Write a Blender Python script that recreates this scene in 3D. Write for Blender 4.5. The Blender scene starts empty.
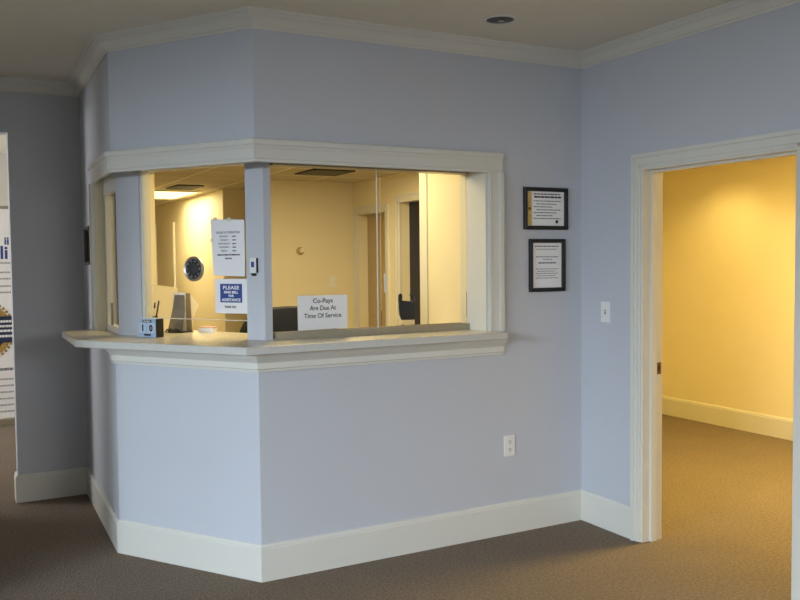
import bpy, bmesh, math, random
from mathutils import Vector, Matrix
random.seed(4)
PI = math.pi
SC = bpy.context.scene
C = SC.collection

# ------------------------------------------------------------------ camera
def cam_axes(yaw, pitch, roll):
    cy, sy = math.cos(yaw), math.sin(yaw); cp, sp = math.cos(pitch), math.sin(pitch)
    f = Vector((sy*cp, cy*cp, sp)); r = Vector((cy, -sy, 0)); u = r.cross(f)
    cr, sr = math.cos(roll), math.sin(roll)
    return cr*r + sr*u, -sr*r + cr*u, f
cd = bpy.data.cameras.new('camera'); cam = bpy.data.objects.new('camera', cd); C.objects.link(cam)
r_, u_, f_ = cam_axes(math.radians(28.35474), math.radians(-2.68304), math.radians(-0.58809))
M = Matrix(((r_.x, u_.x, -f_.x, -3.32297), (r_.y, u_.y, -f_.y, -3.91142), (r_.z, u_.z, -f_.z, 1.54838), (0, 0, 0, 1)))
cam.matrix_world = M
cd.sensor_width = 36; cd.lens = 855.42/800*36; cd.clip_start = .05
SC.camera = cam

# ------------------------------------------------------------------ world, window daylight, exposure
W = bpy.data.worlds.new('sky'); SC.world = W; W.use_nodes = True
bgn = W.node_tree.nodes['Background']; bgn.inputs[0].default_value = (.5, .68, 1, 1); bgn.inputs[1].default_value = .35
SC.view_settings.view_transform = 'Standard'; SC.view_settings.look = 'None'
SC.view_settings.gamma = 1; SC.view_settings.use_curve_mapping = False
SC.view_settings.exposure = 0

def area(name, loc, target, sx, sy, power, col, spread=PI):
    l = bpy.data.lights.new(name, 'AREA'); l.shape = 'RECTANGLE'; l.size = sx; l.size_y = sy
    l.energy = power; l.color = col; l.spread = spread
    o = bpy.data.objects.new(name, l); C.objects.link(o); o.location = loc
    d = Vector(target) - Vector(loc)
    o.rotation_euler = d.to_track_quat('-Z', 'Y').to_euler()
    return o
DAY = (.73, .86, 1.0)
WALLX = -6.9                                    # left wall with the two waiting-room windows
DAYWIN = [(-5.6, -3.9), (-3.2, -1.5)]
# the bright sky outside the left windows, and daylight in the window behind the camera and in the side room
area('daylight_sky', (WALLX-2.6, -3.4, 2.65), (-2.2, -.8, 1.2), 7.0, 1.3, 1800, DAY)
area('daylight_sky', (-1.2, -9.6, 2.65), (-1.3, 0, 1.2), 5.0, 1.3, 410, (1.0, .97, .92))
area('daylight_side_room', (-6.0, 4.3, 1.5), (-3, 5, 1.0), 1.6, 1.6, 110, (.95, .96, 1.0))

# ------------------------------------------------------------------ materials
def lin(h):
    v = [int(h[i:i+2], 16)/255 for i in (0, 2, 4)]
    return tuple((c/12.92 if c <= .04045 else ((c+.055)/1.055)**2.4) for c in v) + (1,)
def mat(name, h, rough=.6, var=.04, scale=6, bump=0, bscale=300, metal=0, spec=.5, emit=0, eh=None):
    m = bpy.data.materials.new(name); m.use_nodes = True; nt = m.node_tree; N = nt.nodes; b = N['Principled BSDF']
    c = lin(h)
    b.inputs['Roughness'].default_value = rough; b.inputs['Metallic'].default_value = metal
    b.inputs['Specular IOR Level'].default_value = spec
    tc = N.new('ShaderNodeTexCoord')
    n = N.new('ShaderNodeTexNoise'); n.inputs['Scale'].default_value = scale; n.inputs['Detail'].default_value = 4
    nt.links.new(tc.outputs['Object'], n.inputs['Vector'])
    rp = N.new('ShaderNodeValToRGB'); rp.color_ramp.elements[0].position = .3; rp.color_ramp.elements[1].position = .7
    rp.color_ramp.elements[0].color = tuple(max(0, x*(1-var)) for x in c[:3]) + (1,)
    rp.color_ramp.elements[1].color = tuple(min(1, x*(1+var)) for x in c[:3]) + (1,)
    nt.links.new(n.outputs['Fac'], rp.inputs['Fac']); nt.links.new(rp.outputs['Color'], b.inputs['Base Color'])
    if bump:
        n2 = N.new('ShaderNodeTexNoise'); n2.inputs['Scale'].default_value = bscale; n2.inputs['Detail'].default_value = 3
        nt.links.new(tc.outputs['Object'], n2.inputs['Vector'])
        bp = N.new('ShaderNodeBump'); bp.inputs['Strength'].default_value = bump; bp.inputs['Distance'].default_value = .002
        nt.links.new(n2.outputs['Fac'], bp.inputs['Height']); nt.links.new(bp.outputs['Normal'], b.inputs['Normal'])
    if emit:
        b.inputs['Emission Color'].default_value = lin(eh or h); b.inputs['Emission Strength'].default_value = emit
    return m
def glass(name, tint=(1, 1, 1, 1), boost=1.0):
    m = bpy.data.materials.new(name); m.use_nodes = True; nt = m.node_tree; N = nt.nodes
    N.remove(N['Principled BSDF']); out = N['Material Output']
    t = N.new('ShaderNodeBsdfTransparent'); t.inputs[0].default_value = tint
    g = N.new('ShaderNodeBsdfGlossy'); g.inputs['Roughness'].default_value = .02
    fr = N.new('ShaderNodeFresnel'); fr.inputs[0].default_value = 1.2
    mx = N.new('ShaderNodeMixShader')
    nt.links.new(fr.outputs[0], mx.inputs[0]); nt.links.new(t.outputs[0], mx.inputs[1]); nt.links.new(g.outputs[0], mx.inputs[2])
    nt.links.new(mx.outputs[0], out.inputs[0])
    return m
WALL = mat('blue_grey_wall_paint', 'c4c7cd', .55, .012, 2, .08, 500)
CREAM = mat('cream_office_paint', 'e9dfc0', .6, .015, 2, .08, 500)
SIDEW = mat('grey_side_room_paint', 'c9c4ba', .6, .02, 2)
TRIM = mat('white_trim_enamel', 'dad8ce', .38, .012, 4)
CEILM = mat('flat_ceiling_white', 'e4dfd0', .8, .01, 3, .06, 700)
BLACKF = mat('black_frame_lacquer', '0c0a09', .5, .1, 30)
PAPER = mat('white_paper', 'f2f1f0', .7, .01, 40)
PAPERC = mat('cream_paper', 'f6ecd0', .7, .02, 30)
def translucent(m, k):                          # thin paper lets light through from behind
    nt = m.node_tree; b = nt.nodes['Principled BSDF']; t = nt.nodes.new('ShaderNodeBsdfTranslucent'); t.inputs[0].default_value = (.9, .86, .76, 1)
    mx = nt.nodes.new('ShaderNodeMixShader'); mx.inputs[0].default_value = k
    nt.links.new(b.outputs[0], mx.inputs[1]); nt.links.new(t.outputs[0], mx.inputs[2]); nt.links.new(mx.outputs[0], nt.nodes['Material Output'].inputs[0])
translucent(PAPERC, .75)
INK = mat('black_ink', '26262a', .7, .05, 60)
GREYINK = mat('grey_ink', '77777a', .7, .05, 60)
BLUEINK = mat('blue_ink', '27468c', .6, .05, 40)
NAVY = mat('navy_print', '1d2748', .6, .08, 40)
GOLD = mat('gold_print', 'a8863f', .6, .35, 60)
PLASTW = mat('white_plastic', 'e9e8e4', .35, .01, 20)
PLASTK = mat('black_plastic', '070708', .5, .1, 30)
SLOT = mat('dark_slot', '1d1b1a', .6, .05, 50)
ALU = mat('beige_aluminium', 'a39b87', .35, .04, 40, metal=.55)
CHROME = mat('brushed_chrome', 'b8b4ae', .38, .06, 80, metal=1)
BRASS = mat('aged_brass', '7d6536', .35, .15, 90, metal=1)
FABK = mat('black_chair_fabric', '080808', .9, .2, 120, .5, 700)
TAPE = mat('clear_tape', 'd9d4c0', .3, .02, 30)
BAFFLE = mat('dark_can_baffle', '2b211a', .3, .1, 40)
BULB = mat('unlit_bulb_glass', 'b8aa9a', .15, .02, 20)
LBLUE = mat('pale_blue_plastic', '9fb4cc', .4, .04, 20)
DARKFILL = mat('charcoal_doorway_fill', '1d1b20', .6, .05, 8)  # dark fill standing in for a black open doorway
TAN = mat('tan_door_paint', 'b09a6c', .5, .05, 8)
HALLD = mat('brown_hall_door', '6b5230', .5, .1, 10)
PINK = mat('pink_card', 'e3b7a4', .7, .03, 30)
ACRY = bpy.data.materials.new('smoked_acrylic')
GLASS = glass('clear_window_glass')

def special(name):
    m = bpy.data.materials.new(name); m.use_nodes = True
    return m, m.node_tree, m.node_tree.nodes, m.node_tree.nodes['Principled BSDF']
# carpet: flecked loop pile
CARPET, nt, N, b = special('brown_grey_loop_carpet')
tc = N.new('ShaderNodeTexCoord'); n = N.new('ShaderNodeTexNoise'); n.inputs['Scale'].default_value = 70; n.inputs['Detail'].default_value = 5; n.inputs['Roughness'].default_value = .7
n3 = N.new('ShaderNodeTexNoise'); n3.inputs['Scale'].default_value = 2.2; n3.inputs['Detail'].default_value = 6
v2 = N.new('ShaderNodeTexVoronoi'); v2.inputs['Scale'].default_value = 130
for q in (n, n3, v2): nt.links.new(tc.outputs['Object'], q.inputs['Vector'])
rp = N.new('ShaderNodeValToRGB'); rp.color_ramp.elements[0].position = .3; rp.color_ramp.elements[1].position = .72
rp.color_ramp.elements[0].color = lin('6c5f52'); rp.color_ramp.elements[1].color = lin('9b8c7b')
nt.links.new(n.outputs['Fac'], rp.inputs['Fac'])
mx = N.new('ShaderNodeMixRGB'); mx.blend_type = 'MULTIPLY'; mx.inputs[0].default_value = .2
nt.links.new(rp.outputs[0], mx.inputs[1]); nt.links.new(n3.outputs['Fac'], mx.inputs[2]); nt.links.new(mx.outputs[0], b.inputs['Base Color'])
b.inputs['Roughness'].default_value = .95; b.inputs['Specular IOR Level'].default_value = .1
bp = N.new('ShaderNodeBump'); bp.inputs['Strength'].default_value = .7; bp.inputs['Distance'].default_value = .006
nt.links.new(v2.outputs['Distance'], bp.inputs['Height']); nt.links.new(bp.outputs[0], b.inputs['Normal'])
# drop ceiling: pitted tiles in a grid of bright rails
DROP, nt, N, b = special('drop_ceiling_tiles')
tc = N.new('ShaderNodeTexCoord'); bk = N.new('ShaderNodeTexBrick'); bk.offset = 0; bk.inputs['Scale'].default_value = 1
bk.inputs['Brick Width'].default_value = .61; bk.inputs['Row Height'].default_value = .61; bk.inputs['Mortar Size'].default_value = .014
bk.inputs['Color1'].default_value = lin('cfc4a8'); bk.inputs['Color2'].default_value = lin('c9bea2'); bk.inputs['Mortar'].default_value = lin('efe8d4')
n = N.new('ShaderNodeTexNoise'); n.inputs['Scale'].default_value = 90
nt.links.new(tc.outputs['Object'], bk.inputs['Vector']); nt.links.new(tc.outputs['Object'], n.inputs['Vector'])
nt.links.new(bk.outputs['Color'], b.inputs['Base Color']); b.inputs['Roughness'].default_value = .85
bp = N.new('ShaderNodeBump'); bp.inputs['Strength'].default_value = .25; bp.inputs['Distance'].default_value = .003
nt.links.new(n.outputs['Fac'], bp.inputs['Height']); nt.links.new(bp.outputs[0], b.inputs['Normal'])
# counter laminate: off-white with fine flecks, satin
LAM, nt, N, b = special('flecked_cream_laminate')
tc = N.new('ShaderNodeTexCoord'); n = N.new('ShaderNodeTexNoise'); n.inputs['Scale'].default_value = 110; n.inputs['Detail'].default_value = 6
nt.links.new(tc.outputs['Object'], n.inputs['Vector'])
rp = N.new('ShaderNodeValToRGB'); rp.color_ramp.elements[0].position = .35; rp.color_ramp.elements[1].position = .6
rp.color_ramp.elements[0].color = lin('b3ab98'); rp.color_ramp.elements[1].color = lin('d4cfc0')
nt.links.new(n.outputs['Fac'], rp.inputs['Fac']); nt.links.new(rp.outputs[0], b.inputs['Base Color']); b.inputs['Roughness'].default_value = .3
# smoked acrylic
ACRY.use_nodes = True; nt = ACRY.node_tree; N = nt.nodes; b = N['Principled BSDF']; b.inputs['Base Color'].default_value = lin('a39e95'); b.inputs['Roughness'].default_value = .15
t = N.new('ShaderNodeBsdfTransparent'); t.inputs[0].default_value = lin('cfcac0'); mx = N.new('ShaderNodeMixShader'); mx.inputs[0].default_value = .4
nt.links.new(t.outputs[0], mx.inputs[1]); nt.links.new(b.outputs[0], mx.inputs[2]); nt.links.new(mx.outputs[0], N['Material Output'].inputs[0])

# ------------------------------------------------------------------ mesh helpers
class MB:
    def __init__(s): s.bm = bmesh.new()
    def box(s, lo, hi, bev=0, mi=0):
        r = bmesh.ops.create_cube(s.bm, size=1)
        vs = r['verts']
        for v in vs:
            v.co = Vector([lo[k] + (v.co[k]+.5)*(hi[k]-lo[k]) for k in range(3)])
        fs = {f for v in vs for f in v.link_faces}
        for f in fs: f.material_index = mi
        if bev:
            es = list({e for v in vs for e in v.link_edges})
            bmesh.ops.bevel(s.bm, geom=es, offset=bev, segments=2, profile=.7, affect='EDGES')
        return s
    def prism(s, poly, z0, z1, mis=None, mi=0):
        n = len(poly)
        a = [s.bm.verts.new((x, y, z0)) for x, y in poly]; b = [s.bm.verts.new((x, y, z1)) for x, y in poly]
        fb = s.bm.faces.new(a[::-1]); ft = s.bm.faces.new(b); fb.material_index = ft.material_index = mi
        for i in range(n):
            f = s.bm.faces.new((a[i], a[(i+1) % n], b[(i+1) % n], b[i])); f.material_index = mis[i] if mis else mi
        return s
    def loft(s, rings, cap=True, mi=0, close=True):
        vr = [[s.bm.verts.new(p) for p in r] for r in rings]; n = len(rings[0])
        for a, b in zip(vr, vr[1:]):
            for i in range(n if close else n-1):
                f = s.bm.faces.new((a[i], a[(i+1) % n], b[(i+1) % n], b[i])); f.material_index = mi
        if cap:
            s.bm.faces.new(vr[0][::-1]).material_index = mi; s.bm.faces.new(vr[-1]).material_index = mi
        return s
    def lathe(s, prof, c=(0, 0, 0), axis='Z', n=24, mi=0, cap=True):
        rings = []
        for r, h in prof:
            ring = []
            for k in range(n):
                t = 2*PI*k/n; a, b = r*math.cos(t), r*math.sin(t)
                p = {'Z': (a, b, h), 'Y': (a, h, -b), 'X': (h, a, b)}[axis]
                ring.append(Vector(c) + Vector(p))
            rings.append(ring)
        return s.loft(rings, cap, mi)
    def tube(s, pts, r, n=8, mi=0):
        pts = [Vector(p) for p in pts]; rings = []
        for i, p in enumerate(pts):
            d = (pts[min(i+1, len(pts)-1)] - pts[max(i-1, 0)]).normalized()
            a = d.orthogonal().normalized() if i == 0 else (a0 - d*a0.dot(d)).normalized()
            a0 = a; b = d.cross(a); rr = r[i] if isinstance(r, (list, tuple)) else r
            rings.append([p + rr*(math.cos(2*PI*k/n)*a + math.sin(2*PI*k/n)*b) for k in range(n)])
        return s.loft(rings, True, mi)
    def build(s, name, mats, parent=None, smooth=False, loc=None):
        bmesh.ops.recalc_face_normals(s.bm, faces=s.bm.faces)
        me = bpy.data.meshes.new(name); s.bm.to_mesh(me); s.bm.free()
        for m in (mats if isinstance(mats, (list, tuple)) else [mats]): me.materials.append(m)
        if smooth:
            for p in me.polygons: p.use_smooth = True
            try: me.set_sharp_from_angle(angle=math.radians(35))
            except Exception: pass
        o = bpy.data.objects.new(name, me); C.objects.link(o)
        if parent: o.parent = parent
        if loc: o.location = loc
        return o
def tag(o, label=None, cat=None, group=None, kind=None):
    if label: o['label'] = label
    if cat: o['category'] = cat
    if group: o['group'] = group
    if kind: o['kind'] = kind
    return o
def thing(name, label, cat, loc=(0, 0, 0), rz=0, group=None):
    o = bpy.data.objects.new(name, None); o.empty_display_size = .05; C.objects.link(o)
    o.location = loc; o.rotation_euler = (0, 0, rz)
    return tag(o, label, cat, group)
def struct(o, label=None, cat=None):
    o['kind'] = 'structure'
    if label: o['label'] = label
    if cat: o['category'] = cat
    return o
def box_obj(name, lo, hi, m, parent=None, bev=0):
    return MB().box(lo, hi, bev).build(name, m, parent)
def text(name, s, size, m, parent, x, y, z, align='CENTER', sx=1, bold=0, maxw=None):
    """lettering that faces local -Y, baseline at z"""
    cu = bpy.data.curves.new('lettering', 'FONT'); cu.body = s; cu.size = size; cu.align_x = align; cu.extrude = .0004; cu.offset = bold; cu.resolution_u = 3
    t = bpy.data.objects.new('lettering', cu); C.objects.link(t)
    bpy.context.view_layer.update()
    me = bpy.data.meshes.new_from_object(t.evaluated_get(bpy.context.evaluated_depsgraph_get()))
    bpy.data.objects.remove(t); bpy.data.curves.remove(cu)
    if maxw:
        w = max(v.co.x for v in me.vertices) - min(v.co.x for v in me.vertices)
        sx = maxw/w
    for v in me.vertices: v.co = Vector((x + v.co.x*sx, y - v.co.z, z + v.co.y))
    me.materials.clear(); me.materials.append(m)
    o = bpy.data.objects.new(name, me); C.objects.link(o); o.parent = parent
    return o
def dashes(name, m, parent, rows, y, th=.0012):
    """lines of print too small to read: one mesh per line, word-length dashes; rows = (x0, x1, z, height)"""
    rr = random.Random(len(rows)*7+1)
    for x0, x1, z, h in rows:
        b = MB(); x = x0
        while x < x1 - .002:
            w = min(rr.uniform(.010, .028), x1-x); b.box((x, y-th, z), (x+w, y, z+h)); x += w + .004
        b.build(name, m, parent)

# ------------------------------------------------------------------ plan
P0 = Vector((-2.508, .782)); P1 = Vector((-1.986, 0)); DE = Vector((-2.47, 2.106))
EJ = Vector((-2.905, 2.106))
CZ = 2.72                                                  # waiting-room ceiling
TV = (P1-P0).normalized(); NO = Vector((TV.y, -TV.x)); ROTC = math.atan2(TV.y, TV.x)   # bay face: along, outward
def cpt(d, off, z=0):                                      # point on the angled bay face, d metres from the front corner, off outward
    q = P1 - TV*d + NO*off
    return Vector((q.x, q.y, z))
def offset_path(pts, o):
    """points of an open polyline moved o to its left, mitred"""
    pts = [Vector(p) for p in pts]; out = []
    for i, p in enumerate(pts):
        ns = []
        if i > 0: d = (pts[i]-pts[i-1]).normalized(); ns.append(Vector((-d.y, d.x)))
        if i < len(pts)-1: d = (pts[i+1]-pts[i]).normalized(); ns.append(Vector((-d.y, d.x)))
        if len(ns) == 1: out.append(p + ns[0]*o)
        else:
            m = (ns[0]+ns[1]).normalized(); out.append(p + m*(o/m.dot(ns[0])))
    return out
def sweep(pts, prof, names, m, smooth=False):
    """a moulding along the path (room on the left), one mitred length per wall; prof = closed (offset, z)"""
    cols = [offset_path(pts, o) for o, z in prof]
    for i in range(len(pts)-1):
        if not names[i]: continue
        rings = [[(cols[k][j].x, cols[k][j].y, prof[k][1]) for k in range(len(prof))] for j in (i, i+1)]
        struct(MB().loft(rings).build(names[i], m, None, smooth))

# ------------------------------------------------------------------ floor, ceilings
struct(box_obj('floor', (-7.4, -7.6, -.06), (3.3, 9.2, 0), CARPET))
struct(MB().prism([(-7.2, -7.2), (.15, -7.2), (.15, .26), (-1.7, .26), (-2.3, 1.0), (-2.3, 2.23), (-7.2, 2.23)], CZ, CZ+.08).build('ceiling', CEILM))
struct(MB().prism([(.6, .27), (.6, 9.0), (-2.0, 9.0), (-2.0, 2.2), (-2.37, 2.1), (-2.24, .88), (-1.84, .27)], 2.35, 2.40).build('ceiling_reception', DROP))
struct(box_obj('ceiling_side_room', (-6.4, 2.23, 2.72), (-2.1, 6.3, 2.80), CEILM))
struct(box_obj('ceiling_yellow_room', (.14, -3.2, 2.44), (3.1, 2.75, 2.52), CREAM))

# ------------------------------------------------------------------ walls
T = .26
o1 = offset_path([(0, 0), P1, P0, DE], -T)                 # inner faces of the bay
Ai, P1i, P0i, DEi = o1
TD = .13                                                   # the bay's side wall is thinner
# front wall (with the wide window)
HZ = 2.045                                                 # top of the window openings
def wallp(name, poly, z0, z1, mis): return struct(MB().prism(poly, z0, z1, mis).build(name, [WALL, CREAM]))
wallp('wall_front', [(0, 0), (-.66, 0), (-.66, T), (0, T)], 0, CZ, [0, 1, 1, 0])
q = [(-.66, 0), tuple(P1), tuple(P1i), (-.66, T)]
wallp('wall_front_lower', q, 0, 1.11, [0, 0, 1, 1]); wallp('wall_front_upper', q, HZ, CZ, [0, 0, 1, 1])
# angled bay wall
q = [tuple(P1), tuple(P0), tuple(P0i), tuple(P1i)]
wallp('wall_bay_lower', q, 0, 1.11, [0, 1, 1, 1]); wallp('wall_bay_upper', q, HZ, CZ, [0, 1, 1, 1])
# bay side wall with its narrow window
yo0, yo1 = .93, 1.42
def dx(y): return P0.x + (DE.x-P0.x)*(y-P0.y)/(DE.y-P0.y)
full = [tuple(P0), tuple(DE), tuple(DEi), tuple(P0i)]
wallp('wall_bay_side_lower', full, 0, 1.11, [0, 1, 1, 1]); wallp('wall_bay_side_upper', full, HZ, CZ, [0, 1, 1, 1])
wallp('wall_bay_side', [(dx(yo1), yo1), tuple(DE), (DE.x+TD, DE.y), (dx(yo1)+TD, yo1)], 1.11, HZ, [0, 1, 1, 1])
# recess end wall: grey-blue outside, cream inside the office, opening to the side room on its left
w = MB()
w.prism([(DE.x, 2.106), (EJ.x, 2.106), (EJ.x, 2.226), (DE.x, 2.226)], 0, CZ, [0, 0, 0, 0])
w.prism([(EJ.x, 2.106), (-3.55, 2.106), (-3.55, 2.226), (EJ.x, 2.226)], 2.385, CZ)
w.prism([(-1.99, 2.106), (DE.x, 2.106), (DE.x, 2.226), (-1.99, 2.226)], 0, CZ, [1, 1, 1, 1])
struct(w.build('wall_recess', [WALL, CREAM]))
w = MB(); w.box((-7.2, .18, 0), (-3.55, .30, CZ)); w.box((-3.67, .30, 0), (-3.55, 2.226, CZ))  # unseen walls placed to keep window light off the recess end wall
struct(w.build('wall_recess_shade', WALL))
# right wall with the doorway
DY0, DY1, DH = -1.44, -.482, 2.03
w = MB(); BT = .138
w.prism([(0, DY1), (0, 0), (0, T), (BT, T), (BT, DY1)], 0, CZ, [0, 0, 1, 1, 1])
w.prism([(0, DY0), (0, DY1), (BT, DY1), (BT, DY0)], DH, CZ, [0, 0, 1, 0])
w.prism([(0, -7.2), (0, DY0), (BT, DY0), (BT, -7.2)], 0, CZ, [0, 1, 1, 1])
struct(w.build('wall_right', [WALL, CREAM]))
# waiting-room walls behind and left of the camera, with windows
def wall_windows(name, axis, c0, c1, a0, a1, wins, z0, z1):
    w = MB()
    def bx(u0, u1, za, zb):
        if axis == 'X': w.box((c0, u0, za), (c1, u1, zb))
        else: w.box((u0, c0, za), (u1, c1, zb))
    u = a0
    for p, q in wins: bx(u, p, 0, CZ); bx(p, q, 0, z0); bx(p, q, z1, CZ); u = q
    bx(u, a1, 0, CZ)
    struct(w.build(name, WALL))
wall_windows('wall_left', 'X', WALLX-.15, WALLX, -7.2, .18, DAYWIN, .75, 2.34)
wall_windows('wall_back', 'Y', -7.2, -7.05, WALLX, 0, [(-2.1, -.4)], .6, 2.34)
def sash(name, axis, c, a0, a1, z0, z1):
    o = bpy.data.objects.new(name, None); C.objects.link(o); struct(o)
    def bx(m, u0, u1, za, zb, t=.03):
        if axis == 'X': m.box((c-t, u0, za), (c+t, u1, zb))
        else: m.box((u0, c-t, za), (u1, c+t, zb))
    m = MB(); f = .05
    bx(m, a0, a0+f, z0, z1); bx(m, a1-f, a1, z0, z1); bx(m, a0+f, a1-f, z0, z0+f); bx(m, a0+f, a1-f, z1-f, z1); bx(m, a0+f, a1-f, (z0+z1)/2-.02, (z0+z1)/2+.02, .025)
    m.build('frame', TRIM, o)
    m = MB(); bx(m, a0+f, a1-f, z0+f, z1-f, .003); m.build('pane', GLASS, o)
for i, (a, b) in enumerate(DAYWIN): sash('window_%d' % (4+i), 'X', WALLX-.08, a, b, .75, 2.34)
sash('window_6', 'Y', -7.12, -2.1, -.4, .6, 2.34)

# reception interior
RX = .49                                                    # office right wall
d1a, d1b, d2a, d2b = 3.42, 4.04, 2.30, 3.13                 # two doorways in it
w = MB()
for y0, y1, z0, z1 in ((.85, d2a, 0, 2.35), (d2a, d2b, 2.088, 2.35), (d2b, d1a, 0, 2.35), (d1a, d1b, 2.02, 2.35), (d1b, 4.30, 0, 2.35)):
    w.box((RX, y0, z0), (RX+.12, y1, z1))
struct(w.build('wall_reception_right', CREAM))
struct(box_obj('wall_partition', (-.66, T, 0), (RX+.12, .745, 2.35), CREAM))
struct(box_obj('trim_1', (-.666, .655, 1.10), (-.66, .745, 2.35), TRIM))
struct(box_obj('wall_reception_back', (-.50, 4.165, 0), (RX, 4.30, 2.35), CREAM))
struct(box_obj('wall_hall_return', (-.53, 5.36, 0), (RX+.1, 5.48, 2.35), CREAM))
struct(box_obj('wall_hall_right', (-.53, 5.48, 0), (-.41, 8.7, 2.35), CREAM))
struct(box_obj('wall_hall_end', (-2.1, 8.7, 0), (-.41, 8.82, 2.35), CREAM))
struct(MB().prism([(-2.1, 2.226), (-1.99, 2.226), (-1.99, 8.7), (-2.1, 8.7)], 0, 2.72, [1, 1, 1, 0]).build('wall_hall_left', [SIDEW, CREAM]))
struct(box_obj('wall_reception_closet', (RX+.12, 4.18, 0), (1.9, 4.30, 2.35), CREAM))
struct(box_obj('wall_reception_far', (RX+.1, 4.30, 0), (RX+.2, 5.48, 2.35), CREAM))
# side room beyond the recess
w = MB(); w.box((-6.4, 6.1, 0), (-2.1, 6.22, 2.72)); w.box((-6.4, 2.226, 0), (-6.28, 6.1, 2.72)); w.box((-6.4, 2.226, 0), (-3.67, 2.30, 2.72))
struct(w.build('wall_side_room', SIDEW))
# yellow-lit room through the doorway
struct(box_obj('wall_yellow_room_far', (2.95, -3.1, 0), (3.07, 2.7, 2.44), CREAM))
w = MB(); w.box((BT, T, 0), (.61, .38, 2.44)); w.box((.61, .26, 0), (.73, 2.7, 2.44)); w.box((.61, 2.6, 0), (2.95, 2.72, 2.44)); w.box((BT, -3.1, 0), (2.95, -2.98, 2.44))
struct(w.build('wall_yellow_room', CREAM))

# ------------------------------------------------------------------ mouldings
crown = [(0, 2.644), (.006, 2.644), (.010, 2.654), (.018, 2.657), (.026, 2.668), (.042, 2.688), (.060, 2.698), (.064, 2.705), (.072, 2.708), (.080, 2.714), (.080, CZ), (0, CZ)]
path = [(0, -7.05), (0, 0), P1, P0, DE, (-3.55, 2.106), (-3.55, .18), (WALLX, .18)]
sweep(path, crown, ['trim_2', 'trim_3', 'trim_4', 'trim_5', 'trim_6', None, None], TRIM)
BH = .178
base = [(0, 0), (.016, 0), (.016, BH-.022), (.013, BH-.018), (.013, BH-.010), (.008, BH), (0, BH)]
sweep([(0, DY1+.052), (0, 0), P1, P0, DE, EJ, (EJ.x, 2.226)], base, ['baseboard_right', 'baseboard_front', 'baseboard_bay', 'baseboard_bay_side', 'baseboard_recess', 'baseboard_recess_jamb'], TRIM)
sweep([(0, -7.05), (0, DY0-.052)], base, ['baseboard_right_near'], TRIM)
sweep([(-3.55, 2.106), (-3.55, .18), (WALLX, .18)], base, ['baseboard_recess_left', 'baseboard_left'], TRIM)
sweep([(2.95, -2.98), (2.95, 2.6)], base, ['baseboard_yellow_room'], TRIM)
sweep([(-2.1, 6.1), (-6.28, 6.1)], base, ['baseboard_side_room'], TRIM)
# head casing over the bay windows
head = [(0, 2.02), (.014, 2.02), (.014, 2.034), (.018, 2.037), (.018, 2.082), (.022, 2.088), (.024, 2.098), (.030, 2.102), (.031, 2.124), (.024, 2.130), (0, 2.130)]
hp = [(-.573, 0), P1, P0, (dx(1.50), 1.50)]
sweep(hp, head, ['trim_7', 'trim_8', 'trim_9'], TRIM)
# apron moulding under the counter
apron = [(0, 1.018), (.012, 1.018), (.014, 1.030), (.020, 1.034), (.020, 1.062), (.028, 1.072), (.045, 1.088), (.050, 1.096), (.058, 1.11), (0, 1.11)]
sweep([(-.569, 0), P1, P0, (dx(.86), .86)], apron, ['trim_10', 'trim_11', 'trim_12'], TRIM)
# right casing of the wide window
w = MB(); w.box((-.66, -.016, 1.15), (-.645, 0, 2.02)); w.box((-.645, -.020, 1.15), (-.600, 0, 2.02)); w.box((-.600, -.034, 1.15), (-.573, 0, 2.02), .004); w.box((-.655, -.022, 1.15), (-.647, 0, 2.02), .002)
struct(w.build('trim_13', TRIM))
w = MB(); w.box((-.674, .0, 1.15), (-.66, T, HZ)); struct(w.build('trim_14', TRIM))
# side window casing
w = MB()
for y0, y1, t in ((yo1, 1.44, .014), (1.44, 1.48, .018), (1.48, 1.50, .028)):
    w.prism([(dx(y0)-t, y0), (dx(y1)-t, y1), (dx(y1), y1), (dx(y0), y0)], 1.15, 2.02)
struct(w.build('trim_15', TRIM))
# corner posts between the windows
pc = cpt(.105, -.2); w = MB()
ia = Vector((-1.838, .2)); ic = Vector((pc.x, pc.y)); il = P1 - TV*.218 - NO*.2
w.prism([tuple(ia), tuple(ic), tuple(il), tuple(il - NO*.07), (ia.x+.0, .27)], 1.15, HZ)
struct(w.build('trim_16', WALL))
a = P1 - TV*.914 - NO*.17; b = P1 - TV*1.087 - NO*.17
w = MB(); w.prism([tuple(a), tuple(b), tuple(b - NO*.07), tuple(a - NO*.07)], 1.15, HZ); struct(w.build('trim_17', WALL))
w = MB(); a2 = P1 - TV*.898 - NO*.18; w.prism([tuple(a2), tuple(P1 - TV*.914 - NO*.18), tuple(P1 - TV*.914 - NO*.235), tuple(a2 - NO*.055)], 1.15, HZ); struct(w.build('trim_18', TRIM))

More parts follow.
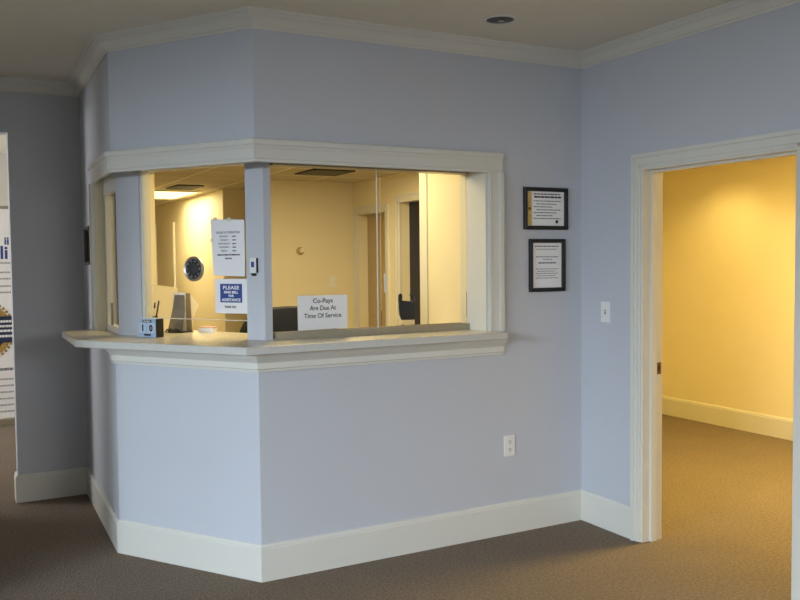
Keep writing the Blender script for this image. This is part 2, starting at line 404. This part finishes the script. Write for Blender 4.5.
# doorway: jambs, stop, casing
w = MB()
w.box((-.002, DY1-.018, 0), (BT+.002, DY1, DH)); w.box((-.002, DY0, 0), (BT+.002, DY0+.018, DH)); w.box((-.002, DY0+.018, DH-.018), (BT+.002, DY1-.018, DH))
struct(w.build('trim_19', TRIM))
w = MB()
w.box((.050, DY1-.030, 0), (.090, DY1-.018, DH-.018)); w.box((.050, DY0+.018, 0), (.090, DY0+.030, DH-.018)); w.box((.050, DY0+.03, DH-.030), (.090, DY1-.03, DH-.018))
struct(w.build('trim_20', TRIM))
def casing(name, x, sgn, y0, y1, h, wd=.052):
    w = MB()
    def b(ya, yb, za, zb, t): w.box((min(x, x+sgn*t), ya, za), (max(x, x+sgn*t), yb, zb), .002)
    for s, e in ((y1, 1), (y0, -1)):
        def yy(a, c): return (s+a, s+c) if e > 0 else (s-c, s-a)
        b(*yy(-.006, .010), 0, h+.010, .012); b(*yy(.010, wd-.020), 0, h+.048, .017); b(*yy(wd-.020, wd), 0, h+.068, .026)
    b(y0-.01+.004, y1+.006, h-.006, h+.010, .012); b(y0-.01, y1+.01, h+.010, h+.048, .017); b(y0-wd+.02, y1+wd-.02, h+.048, h+.068, .026)
    return struct(w.build(name, TRIM))
casing('trim_21', 0, -1, DY0, DY1, DH)
casing('trim_22', BT, 1, DY0, DY1, DH)
t = thing('strike_plate', 'small brass strike plate on the left jamb of the doorway', 'strike plate', (.114, DY1-.018, .945))
MB().box((-.016, -.0025, -.032), (.016, 0, .032), .002).build('plate', BRASS, t); MB().box((-.007, -.0032, -.014), (.007, -.0024, .014)).build('latch_hole', SLOT, t)
casing('trim_23', RX, -1, d1a, d1b, 2.02, .075); casing('trim_24', RX, -1, d2a, d2b, 2.088, .075)
def slab(name, x, y0, y1, h, m, knob):
    o = bpy.data.objects.new(name, None); C.objects.link(o); struct(o); o.location = (x, y0, 0)
    L = y1-y0; w = MB(); w.box((0, .01, .01), (.04, L-.01, h-.005))
    for z0, z1 in ((.2, .95), (1.1, h-.2)):
        for q in (.10,): w.box((-.008, q, z0), (0, L-q, z1), .004)
    w.build('door_panel', m, o)
    MB().lathe([(.006, 0), (.022, -.012), (.030, -.035), (.024, -.055), (.004, -.06)], (-.0, knob, .98), 'X', 14).build('door_knob', BRASS, o, True)
slab('door_1', RX+.10, d1a, d1b, 2.02, TAN, .09); slab('door_2', RX+.09, d2a, d2b, 2.088, DARKFILL, .09)  # the dark slab fills the second opening
o = bpy.data.objects.new('door_3', None); C.objects.link(o); struct(o); o.location = (-1.96, 8.66, 0)
MB().box((0, 0, .01), (1.33, .04, 2.03)).build('door_panel', HALLD, o)
MB().box((1.34, -.02, 0), (1.43, .04, 2.1)).box((0, -.02, 2.03), (1.34, .04, 2.1)).build('door_frame', TRIM, o)
struct(box_obj('trim_25', (-.555, 7.55, 0), (-.53, 7.66, 2.08), TRIM))

# ------------------------------------------------------------------ reception windows
def gl(parent, p, q, z0, z1, th=.005, name='pane'):
    d = (q-p).normalized(); n = Vector((-d.y, d.x))*th/2
    return MB().prism([tuple(p-n), tuple(q-n), tuple(q+n), tuple(p+n)], z0, z1).build(name, GLASS, parent)
win1 = struct(bpy.data.objects.new('window_1', None)); C.objects.link(win1)
w = MB(); w.box((-1.836, .165, 1.15), (-.675, .255, 1.160)); 
for y in (.165, .207, .249): w.box((-1.836, y, 1.16), (-.675, y+.006, 1.185))
w.build('bottom_track', ALU, win1)
w = MB(); w.box((-1.836, .165, 2.030), (-.675, .255, HZ)); w.build('top_track', ALU, win1)
gl(win1, Vector((-1.832, .232)), Vector((-1.203, .232)), 1.164, 2.03)
gl(win1, Vector((-1.245, .190)), Vector((-.678, .190)), 1.164, 2.03)
MB().box((-1.2085, .180, 1.375), (-1.1985, .188, 1.475), .002).build('pull_handle', TRIM, win1)
MB().box((-1.247, .186, 1.164), (-1.2425, .194, 2.03)).build('pane_edge', TRIM, win1)
win2 = struct(bpy.data.objects.new('window_2', None)); C.objects.link(win2)
ga = P1 - TV*.205 - NO*.205; gb = P1 - TV*.90 - NO*.205
gl(win2, gb, ga, 1.248, HZ)
d_ = NO*.004
MB().prism([tuple(gb-d_), tuple(ga-d_), tuple(ga+d_), tuple(gb+d_)], 1.244, 1.248).build('pane_edge', TAPE, win2)
win3 = struct(bpy.data.objects.new('window_3', None)); C.objects.link(win3)
w = MB(); xx = dx(yo0)+.06
w.box((xx, yo1-.055, 1.15), (xx+.06, yo1, HZ)); w.box((xx, 1.0, 1.15), (xx+.06, yo1-.055, 1.185)); w.box((xx, 1.0, 1.95), (xx+.06, yo1-.055, HZ))
w.build('frame', TRIM, win3)
MB().box((xx+.027, 1.0, 1.185), (xx+.033, yo1-.055, 1.95)).build('pane', GLASS, win3)
MB().box((xx-.012, 1.17, 1.19), (xx, 1.20, 1.32), .003).build('sash_lock', ALU, win3)

# ------------------------------------------------------------------ counter
ct = thing('counter', 'cream laminate ledge wrapping the bay under the reception windows', 'counter', (0, 0, 0))
cp = [(-.60, 0), (-.60, -.10), (-2.076, -.10), (-2.702, .788), (-2.690, 1.44), (dx(1.5)-.001, 1.50), (dx(1.33), 1.33), (-2.18, 1.36), (-2.04, 1.08), (-1.76, .585), (-.675, .585), (-.675, 0)]
m = MB().prism(cp[::-1], 1.112, 1.15)
o = m.build('countertop', LAM, ct)
bv = o.modifiers.new('bevel', 'BEVEL'); bv.width = .004; bv.segments = 2; bv.limit_method = 'ANGLE'
ou = offset_path([(-.602, -.10), (-2.076, -.10), (-2.702, .788), (-2.690, 1.438)], .0015)
inn = [Vector(p) for p in ((-.602, -.10), (-2.076, -.10), (-2.702, .788), (-2.690, 1.438))]
m = MB()
rings = []
for a_, b_ in zip(ou, inn): rings.append([(a_.x, a_.y, 1.114), (a_.x, a_.y, 1.146), (b_.x, b_.y, 1.146), (b_.x, b_.y, 1.114)])
m.loft(rings).build('edge_band', mat('pale_edge_laminate', 'c9c8c0', .35, .03, 50), ct)

# ------------------------------------------------------------------ things on the front wall
def framed(name, label, cat, x0, x1, z0, z1, fw=.022, th=.02, loc=None, rz=0, paper=PAPER):
    cx = (x0+x1)/2; W2 = (x1-x0)/2; H = z1-z0
    t = thing(name, label, cat, loc or (cx, 0, z0), rz)
    m = MB()
    def ring(i, y): return [(-W2+i, y, i), (W2-i, y, i), (W2-i, y, H-i), (-W2+i, y, H-i)]
    m.loft([ring(fw, -.004), ring(fw, -th*.7), ring(fw*.6, -th), ring(.003, -th), ring(0, -th+.003), ring(0, 0)], cap=False)
    m.build('frame', BLACKF, t)
    MB().box((-W2+fw*.8, -.005, fw*.8), (W2-fw*.8, -.0005, H-fw*.8)).build('sheet', paper, t)
    return t, W2, H
t, W2, H = framed('framed_certificate', 'upper black-framed certificate with a gold strip, wider than tall, on the front wall', 'picture frame', -.421, -.112, 1.712, 1.950)
MB().box((-.130, -.0062, .024), (-.098, -.005, .214)).build('gold_strip', mat('pale_gold_foil', 'd3b66a', .45, .15, 40), t)
MB().lathe([(.009, -.0075), (.009, -.005)], (-.113, 0, .118), 'Y', 14).build('seal', BRASS, t)
rows = [(-.085, .105, .198, .006), (-.080, .110, .180, .010)] + [(-.085+.02*(i % 2), .108-.03*(i % 3), .160-.0165*i, .004) for i in range(7)]
dashes('print_line', INK, t, rows, -.005)
MB().lathe([(.010, -.0062), (.010, -.005)], (.080, 0, .046), 'Y', 16).build('stamp', INK, t)
t, W2, H = framed('framed_certificate', 'lower black-framed document, taller than wide, on the front wall', 'picture frame', -.384, -.131, 1.359, 1.659)
rows = [(-.085, .085, .255, .006), (-.075, .07, .240, .004), (-.08, .082, .196, .005), (-.03, .035, .182, .004), (-.062, .066, .160, .008)] + [(-.08+.01*(i % 2), .08-.02*(i % 2), .128-.013*i, .0035) for i in range(5)]
dashes('print_line', GREYINK, t, rows, -.005)
# frame on the side of the bay, behind the casing
t, W2, H = framed('picture_frame', 'black frame on the white bay side by the dark recess wall', 'picture frame', 0, .25, 0, .236, th=.032, loc=(dx(1.632)-.0005, 1.632, 1.537), rz=-PI/2 - math.atan2(DE.x-P0.x, DE.y-P0.y))
dashes('print_line', GREYINK, t, [(-.085, .085, .19-.025*i, .004) for i in range(6)], -.005)
# outlet
def plate(t, w, h): MB().box((-w/2, -.006, -h/2), (w/2, 0, h/2), .0025).build('plate', PLASTW, t)
t = thing('wall_outlet', 'white duplex electrical outlet low on the front wall', 'outlet', (-.524, 0, .498)); plate(t, .072, .116)
for s in (1, -1):
    f = MB().lathe([(.0165, -.008), (.0165, -.005)], (0, 0, s*.0225), 'Y', 20).build('receptacle', PLASTW, t)
    MB().box((-.0075, -.0085, s*.0225-.002), (-.0045, -.0078, s*.0225+.009)).box((.0045, -.0085, s*.0225-.002), (.0075, -.0078, s*.0225+.009)).box((-.0025, -.0085, s*.0225-.011), (.0025, -.0078, s*.0225-.006)).build('slot', SLOT, f)
t = thing('light_switch', 'white toggle switch on the blue wall left of the doorway', 'light switch', (0, -.209, 1.242), -PI/2); plate(t, .074, .118)
MB().box((-.005, -.008, -.012), (.005, -.005, .012)).build('toggle_slot', GREYINK, t); MB().box((-.004, -.018, -.002), (.004, -.006, .007), .001).build('toggle', PLASTW, t)
# switch and knob on the office's back wall
t = thing('light_switch', 'cream double switch plate on the office back wall above the payment sign', 'light switch', (.255, 4.165, 1.335)); plate(t, .075, .12)
for s in (-1, 1): MB().box((s*.017-.005, -.016, -.008), (s*.017+.005, -.005, .008), .001).build('toggle', PLASTW, t)
t = thing('wall_sensor', 'small round beige knob-like sensor on the office back wall', 'sensor', (-.104, 4.165, 1.648))
MB().lathe([(.040, 0), (.040, -.010), (.034, -.014), (.020, -.016)], (0, 0, 0), 'Y', 20).build('base', TAN, t, True)
MB().lathe([(.020, -.016), (.026, -.030), (.024, -.048), (.010, -.056)], (.006, 0, .006), 'Y', 16).build('dome', CREAM, t, True)

# ------------------------------------------------------------------ notices on the glass, voice port, bell button
gy = -.205+.0045                                             # in front of the bay glass
def cthing(name, label, cat, d, off, z): 
    p = cpt(d, off, z); return thing(name, label, cat, p, ROTC)
t = cthing('paper_notice', 'white sheet of opening hours taped high on the bay glass by the corner post', 'notice', .333, gy, 1.478)
m = MB(); m.loft([[(-.098, -.0005, 0), (.104, -.0005, -.006), (.104, .0, -.006), (-.098, .0, 0)], [(-.108, -.0005, .15), (.106, -.0005, .15), (.106, 0, .15), (-.108, 0, .15)], [(-.115, -.0005, .292), (.108, -.0005, .282), (.108, 0, .282), (-.115, 0, .292)]])
m.build('sheet', PAPER, t)
for lo, hi in (((-.095, -.0012, .283), (-.07, .0, .300)), ((-.005, -.0012, .278), (.02, 0, .296)), ((-.120, -.0012, .175), (-.100, 0, .192))): MB().box(lo, hi).build('tape', TAPE, t)
text('lettering', 'HOURS OF OPERATION', .017, INK, t, 0, -.0008, .215, maxw=.150)
for i, s in enumerate(('MONDAY  -  –', 'TUESDAY  –', 'WEDNESDAY  –', 'THURSDAY  –', 'FRIDAY  –')):
    text('lettering', s.replace('  -  –', '   –'), .0135, INK, t, -.018, -.0008, .196-.0185*i)
    dashes('print_line', INK, t, [(.030, .052, .197-.0185*i, .006)], -.0006)
dashes('print_line', INK, t, [(-.07, .075, .102, .007), (-.02, .022, .084, .006)], -.0006)
t = cthing('paper_notice', 'white sheet with a blue box reading PLEASE RING BELL on the bay glass', 'notice', .318, gy, 1.282)
MB().box((-.106, -.0006, 0), (.102, 0, .178)).build('sheet', PAPER, t)
MB().box((-.072, -.0012, .056), (.070, -.0006, .152)).build('blue_box', BLUEINK, t)
for s, z, hgt in (('PLEASE', .124, .026), ('RING BELL', .103, .018), ('FOR', .085, .016), ('ASSISTANCE', .063, .020)):
    text('lettering', s, hgt, PAPER, t, -.001, -.0014, z, bold=.0006, maxw={'PLEASE': .105, 'RING BELL': .092, 'FOR': .034, 'ASSISTANCE': .122}[s])
text('lettering', 'THANK YOU', .015, NAVY, t, -.008, -.0009, .028, bold=.0006, maxw=.075)
t = cthing('speak_through_vent', 'round black and chrome speak-through vent in the bay glass', 'speaking vent', .562, -.205, 1.512)
MB().lathe([(.066, -.0025), (.066, -.012), (.060, -.018), (.052, -.014), (.050, -.006)], n=32, axis='Y', cap=False).build('rim', CHROME, t, True)
MB().lathe([(.052, -.003), (.052, -.010), (.036, -.008), (.030, -.014), (.002, -.016)], n=28, axis='Y').build('grille', mat('grey_grille', '3b3a39', .5, .1, 40, metal=.3), t, True)
m = MB()
for k in range(10):
    a = 2*PI*k/10; m.lathe([(.005, -.0155), (.005, -.009)], (.042*math.cos(a), 0, .042*math.sin(a)), 'Y', 8)
m.build('grille_holes', CHROME, t)
t = cthing('bell_button', 'small white wireless bell button on the corner post', 'bell button', .166, -.2, 1.475)
MB().box((-.020, -.014, .012), (.020, 0, .092), .005).build('body', PLASTW, t, True)
MB().box((-.010, -.016, .044), (.008, -.0135, .072), .001).build('button', BLUEINK, t)
MB().loft([[(-.008, -.012, 0), (.008, -.012, 0), (.008, -.001, 0), (-.008, -.001, 0)], [(-.016, -.014, .014), (.016, -.014, .014), (.016, -.001, .014), (-.016, -.001, .014)]]).build('clip', PLASTK, t)
MB().box((.020, -.012, .016), (.0235, -.001, .09)).build('side_strip', PLASTK, t)
t = thing('paper_notice', 'white handwritten co-pay sign on the sliding window above the track', 'notice', (-1.549, .187+.0415, 1.187))
MB().loft([[(-.142, -.0006, 0), (.139, -.0006, .003), (.139, 0, .003), (-.142, 0, 0)], [(-.143, -.0006, .181), (.141, -.0006, .180), (.141, 0, .180), (-.143, 0, .181)]]).build('sheet', PAPER, t)
text('lettering', 'Co-Pays', .034, INK, t, 0, -.0009, .141, bold=.0003, maxw=.112)
text('lettering', 'Are Due At', .034, INK, t, 0, -.0009, .103, bold=.0003, maxw=.150)
text('lettering', 'Time Of Service', .034, INK, t, -.001, -.0009, .063, bold=.0003, maxw=.212)

# ------------------------------------------------------------------ things on the counter
CT = 1.1502
t = thing('calendar_block', 'pale blue desktop date block showing 1 and 0 beside the left post', 'calendar', cpt(.81, -.134, CT), ROTC)
MB().box((-.060, -.030, 0), (.060, .022, .098), .003).build('stand', LBLUE, t)
MB().box((.0602, -.030, 0), (.064, .024, .098)).build('side_panel', PLASTK, t)
for s, g in ((-1, '1'), (1, '0')):
    q = MB().box((s*.029-.026, -.034, .024), (s*.029+.026, -.030, .076), .002).build('number_tile', mat('tile_blue_grey', 'b7c6d8', .4, .02, 20), t)
    text('numeral', g, .046, INK, q, s*.029, -.0345, .034, bold=.0025)
MB().box((-.032, -.0325, .080), (.030, -.030, .092)).build('month_strip', PLASTK, t); MB().box((-.022, -.0325, .008), (.024, -.030, .018)).build('day_strip', PLASTK, t)
dashes('print_line', PAPER, t, [(-.024, .022, .084, .004)], -.0325, .0006)
# cup of pens
pcx, pcy = -2.274, .988
t = thing('pen_cup', 'black pen cup behind the date block', 'cup', (pcx, pcy, CT))
MB().lathe([(.034, 0), (.038, .095), (.035, .095), (.031, .006)], n=20).build('cup', PLASTK, t, True)
for k, (ax, ay, mcol, lab) in enumerate(((-.22, .1, PLASTK, 'black pen leaning left in the pen cup'), (-.05, .15, NAVY, 'navy pen standing upright in the pen cup'), (.10, -.02, PAPERC, 'cream pencil in the pen cup'), (.22, .12, BAFFLE, 'dark brown pen leaning right in the pen cup'))):
    t = thing('pen', lab, 'pen', (pcx+ax*.08, pcy+ay*.08, CT+.012), 0, 'pens in the cup'); L = .135+.008*k
    MB().tube([(0, 0, 0), (ax*L*.8, ay*L*.8, L*.85)], .0045, 8).build('barrel', mcol, t)
    MB().tube([(ax*L*.8, ay*L*.8, L*.85), (ax*L, ay*L, L*1.06)], [.005, .0035], 8).build('cap', PLASTK, t)
# smoked holder with leaflets
hx, hy = -2.117, .965
t = thing('leaflet_holder', 'smoked acrylic leaflet holder on the counter behind the bay glass', 'leaflet holder', (hx, hy, CT), ROTC)
MB().loft([[(-.055, -.045, 0), (.055, -.045, 0), (.055, -.041, 0), (-.055, -.041, 0)], [(-.045, -.010, .13), (.045, -.010, .13), (.045, -.006, .13), (-.045, -.006, .13)], [(-.034, -.002, .212), (.034, -.002, .212), (.034, .002, .212), (-.034, .002, .212)]]).build('front_panel', ACRY, t)
MB().loft([[(-.055, .035, 0), (.055, .035, 0), (.055, .039, 0), (-.055, .039, 0)], [(-.045, .035, .22), (.045, .035, .22), (.045, .039, .22), (-.045, .039, .22)]]).build('back_panel', ACRY, t)
MB().box((-.058, -.048, 0), (.058, .045, .004)).build('base', PLASTK, t)
m = MB()
for k in range(5): m.tube([(-.05+.024*k, -.066, .004), (-.04+.02*k, -.062, .02+.006*(k % 2)), (-.02+.022*k, -.062, .006)], .004, 6)
tag(m.build('cable', PLASTK, None, loc=(hx, hy, CT)), 'tangle of short black cable at the foot of the leaflet holder', 'cable').rotation_euler = (0, 0, ROTC)
t = thing('leaflet', 'tall cream leaflet sticking up behind the pen cup', 'leaflet', (hx-.047, hy+.181, CT), ROTC)
MB().loft([[(-.085, 0, 0), (.085, .012, 0), (.085, .014, 0), (-.085, .002, 0)], [(-.092, .010, .268), (.085, .022, .250), (.085, .024, .250), (-.092, .012, .268)]]).build('sheet', PAPERC, t)
t = thing('leaflet', 'white leaflet standing inside the smoked holder', 'leaflet', (hx, hy+.012, CT+.006), ROTC)
MB().box((-.046, 0, 0), (.046, .004, .218)).build('sheet', PAPER, t)
t = thing('leaflet', 'cream leaflet turned on its corner right of the smoked holder', 'leaflet', (hx+.072, hy-.012, CT+.0), ROTC)
MB().loft([[(-.035, 0, .0), (-.012, 0, .0), (-.012, .002, .0), (-.035, .002, .0)], [(-.035, 0, .10), (.010, 0, .10), (.010, .002, .10), (-.035, .002, .10)], [(-.035, 0, .115), (.042, 0, .150), (.042, .002, .150), (-.035, .002, .115)], [(-.03, 0, .150), (.030, 0, .165), (.030, .002, .165), (-.03, .002, .150)], [(-.020, 0, .205), (-.012, 0, .205), (-.012, .002, .205), (-.020, .002, .205)]]).build('sheet', PAPERC, t)
t = thing('card_stack', 'small stack of white and pink cards on the counter', 'cards', (-1.975, .895, CT), ROTC+.2)
MB().box((-.045, -.03, 0), (.045, .03, .022), .001).build('white_cards', PAPER, t); MB().box((-.043, -.028, .022), (.046, .031, .030)).build('pink_cards', PINK, t)
# device behind the right-hand pane
t = thing('card_terminal', 'small black desktop device with an upright prong behind the right pane', 'device', (-.893, .50, CT), -.42)
MB().box((-.038, -.035, .018), (.040, .035, .046), .006).build('stand', PAPERC, t)
for s in (-1, 1):
    for q in (-1, 1): MB().lathe([(.007, 0), (.006, .020)], (s*.026, q*.024, 0), n=10).build('leg', PLASTK, t)
MB().loft([[(-.036, -.022, .044), (.030, -.022, .044), (.030, .022, .044), (-.036, .022, .044)], [(-.048, -.026, .075), (.040, -.026, .070), (.040, .026, .070), (-.048, .026, .075)], [(-.052, -.024, .130), (.042, -.024, .120), (.042, .024, .120), (-.052, .024, .130)], [(-.042, -.018, .160), (.030, -.018, .152), (.030, .018, .152), (-.042, .018, .160)]]).build('body', PLASTK, t)
MB().tube([(-.040, 0, .135), (-.042, 0, .165), (-.041, 0, .190), (-.039, 0, .200)], [.012, .013, .012, .006], 10).build('prong', PLASTK, t, True)
MB().tube([(.020, 0, .140), (.036, 0, .165), (.028, 0, .188), (.014, 0, .196)], [.011, .012, .010, .005], 10).build('hook', PLASTK, t, True)

# ------------------------------------------------------------------ office chair
t = thing('office_chair', 'black office chair with a rounded back behind the co-pay sign', 'chair', (-1.40, 1.14, 0), .1)
rings = []
for y, sc in ((-.045, .90), (-.035, .97), (0, 1), (.03, .98), (.045, .9)):
    ring = []
    for k in range(32):
        a = 2*PI*k/32; ca, sa = math.cos(a), math.sin(a); e = .62
        x = .36*sc*math.copysign(abs(ca)**e, ca); z = .33*sc*math.copysign(abs(sa)**(.8), sa)
        ring.append((x, y + .10*(x/.36)**2*-.5 + .03*(z/.33), .935+z))
    rings.append(ring)
MB().loft(rings).build('backrest', FABK, t, True)
MB().box((-.26, -.56, .44), (.26, -.06, .53), .035).build('seat', FABK, t, True)
MB().tube([(0, -.30, .12), (0, -.30, .44)], .03, 12).build('gas_post', PLASTK, t)
MB().tube([(0, -.1, .44), (0, .06, .48), (0, .07, .70)], .022, 8).build('back_bar', PLASTK, t)
for s in (-1, 1): MB().tube([(s*.27, -.35, .46), (s*.31, -.35, .62), (s*.31, -.33, .68), (s*.31, -.12, .69)], .02, 8).build('armrest', PLASTK, t)
for k in range(5):
    a = 2*PI*k/5+.3; l = MB().tube([(0, -.30, .12), (.28*math.cos(a), -.30+.28*math.sin(a), .075)], [.026, .016], 8).build('base_arm', PLASTK, t)
    MB().lathe([(.027, -.02), (.030, 0), (.027, .02)], (.28*math.cos(a), -.30+.28*math.sin(a), .030), 'X', 14).build('caster', PLASTK, l, True)

# ------------------------------------------------------------------ ceiling fixtures
t = thing('ceiling_downlight', 'unlit recessed downlight in the waiting room ceiling', 'ceiling light', (-.864, -.415, CZ))
MB().lathe([(.088, 0), (.088, -.005), (.076, -.009), (.068, -.006), (.066, -.001)], n=36, cap=False).build('trim_ring', TRIM, t, True)
MB().lathe([(.067, -.0015), (.067, -.003), (.060, -.0045), (.03, -.0035), (.002, -.003)], n=32).build('baffle', BAFFLE, t, True)
MB().lathe([(.016, -.004), (.018, -.007), (.012, -.011), (.003, -.013)], (.012, .008, 0), n=20).build('bulb', BULB, t, True)
DIFF = mat('warm_lit_diffuser', 'fff0d0', .5, .01, 10, emit=2.2, eh='ffe2a0')
WARM = (1.0, .82, .45)
def troffer(x0, x1, y0, y1, label, power):
    t = thing('ceiling_light', label, 'ceiling light', ((x0+x1)/2, (y0+y1)/2, 2.35)); a, b = (x1-x0)/2, (y1-y0)/2
    m = MB(); m.box((-a, -b, -.012), (-a+.03, b, 0)).box((a-.03, -b, -.012), (a, b, 0)).box((-a+.03, -b, -.012), (a-.03, -b+.03, 0)).box((-a+.03, b-.03, -.012), (a-.03, b, 0)); m.build('frame', TRIM, t)
    MB().box((-a+.03, -b+.03, -.006), (a-.03, b-.03, -.001)).build('diffuser', DIFF, t)
    area('troffer_lamp', ((x0+x1)/2, (y0+y1)/2, 2.35-.02), ((x0+x1)/2, (y0+y1)/2, 0), x1-x0-.08, y1-y0-.08, power, WARM)
troffer(-1.25, -.65, 5.75, 6.97, 'lit fluorescent ceiling panel deep in the office hall', 33)
troffer(-1.55, -.95, .62, 1.72, 'lit ceiling panel just behind the reception windows', 25)
troffer(-.75, -.15, 1.7, 2.8, 'added ceiling panel, out of view, brightening the office back wall', 28)  # added out of view to brighten the back wall
def vent(x0, x1, y0, y1, label):
    t = thing('ceiling_vent', label, 'vent', ((x0+x1)/2, (y0+y1)/2, 2.35)); a, b = (x1-x0)/2, (y1-y0)/2
    MB().box((-a, -b, -.003), (a, b, -.0005)).build('backing', SLOT, t)
    m = MB(); m.box((-a, -b, -.012), (-a+.025, b, -.003)).box((a-.025, -b, -.012), (a, b, -.003)).box((-a, -b, -.012), (a, -b+.025, -.003)).box((-a, b-.025, -.012), (a, b, -.003)); m.build('frame', SLOT, t)
    n = 6
    for k in range(n):
        y = -b+.04 + (2*b-.08)*k/(n-1); MB().loft([[(-a+.025, y-.012, -.004), (-a+.025, y+.012, -.011), (-a+.025, y+.012, -.013), (-a+.025, y-.012, -.006)], [(a-.025, y-.012, -.004), (a-.025, y+.012, -.011), (a-.025, y+.012, -.013), (a-.025, y-.012, -.006)]]).build('slat', BAFFLE, t)
vent(-.42, -.02, 3.02, 3.47, 'dark square air vent in the office ceiling near the windows')
vent(-1.12, -.84, 4.98, 5.50, 'dark air vent in the office ceiling before the lit panel')
# warm downlight of the yellow room
t = thing('ceiling_downlight', 'lit warm downlight in the room beyond the doorway', 'ceiling light', (2.45, 1.40, 2.44))
MB().lathe([(.095, 0), (.095, -.005), (.080, -.010), (.074, -.002)], n=32, cap=False).build('trim_ring', TRIM, t, True)
MB().lathe([(.074, -.001), (.070, -.004), (.002, -.005)], n=28).build('lens', DIFF, t, True)
YEL = (1.0, .72, .22)
l = bpy.data.lights.new('yellow_room_downlight', 'SPOT'); l.energy = 38; l.color = YEL; l.spot_size = math.radians(140); l.spot_blend = .8; l.shadow_soft_size = .07
o = bpy.data.objects.new('yellow_room_downlight', l); C.objects.link(o); o.location = (2.45, 1.40, 2.42)
area('yellow_room_lamp', (1.7, -.6, 2.42), (1.7, -.6, 0), .5, .5, 112, YEL)

# ------------------------------------------------------------------ roll-up banner in the side room
PALEINK = mat('pale_grey_ink', 'aaa8ae', .7, .05, 60)
t = thing('rollup_banner', 'white roll-up banner with a navy and gold emblem in the side room', 'banner', (-2.98, 5.06, 0))
MB().box((-.43, -.10, 0), (.43, .10, .012)).box((-.43, -.06, .012), (.43, .06, .075), .012).build('base', ALU, t)
MB().box((-.425, -.003, .075), (.425, .0, 2.075)).build('panel', PAPER, t)
MB().box((-.43, -.012, 2.07), (.43, .008, 2.10), .004).build('top_rail', ALU, t)
MB().tube([(0, .05, .07), (0, .05, 2.08)], .012, 8).build('pole', ALU, t)
text('lettering', 'lli', .17, BLUEINK, t, .255, -.0035, 1.60, 'RIGHT', bold=.004)
text('lettering', 'ii', .10, BLUEINK, t, .265, -.0035, 1.735, 'RIGHT', bold=.003)
dashes('print_line', PALEINK, t, [(-.3, .33-.03*(i % 3), z, .016) for i, z in enumerate((1.55, 1.46, 1.40, 1.33, 1.27))], -.003, .002)
dashes('print_line', GREYINK, t, [(-.3, .30, .53, .024)], -.003, .002)
dashes('print_line', PALEINK, t, [(-.3, .30-.03*(i % 2), .44-.062*i, .015) for i in range(6)], -.003, .002)
m = MB(); ex = 0
for k in range(44):
    a = 2*PI*k/44; m.lathe([(.026, -.006), (.022, -.0075), (.009, -.0085)], (ex+.245*math.cos(a), 0, .915+.245*math.sin(a)), 'Y', 10)
    m.lathe([(.014, -.006), (.006, -.0075)], (ex+.285*math.cos(a+.1), 0, .915+.285*math.sin(a+.1)), 'Y', 8)
m.lathe([(.255, -.0058), (.255, -.003)], (ex, 0, .915), 'Y', 40)
em = m.build('emblem_border', GOLD, t)
m = MB(); m.lathe([(.215, -.0095), (.215, -.003)], (ex, 0, .915), 'Y', 40); m.box((-.285, -.0105, .80), (.285, -.003, 1.05))
m.build('emblem', NAVY, t)
dashes('emblem_print_line', PAPER, t, [(-.26, .27, z, .022) for z in (.99, .945, .90, .85)], -.0105, .002)
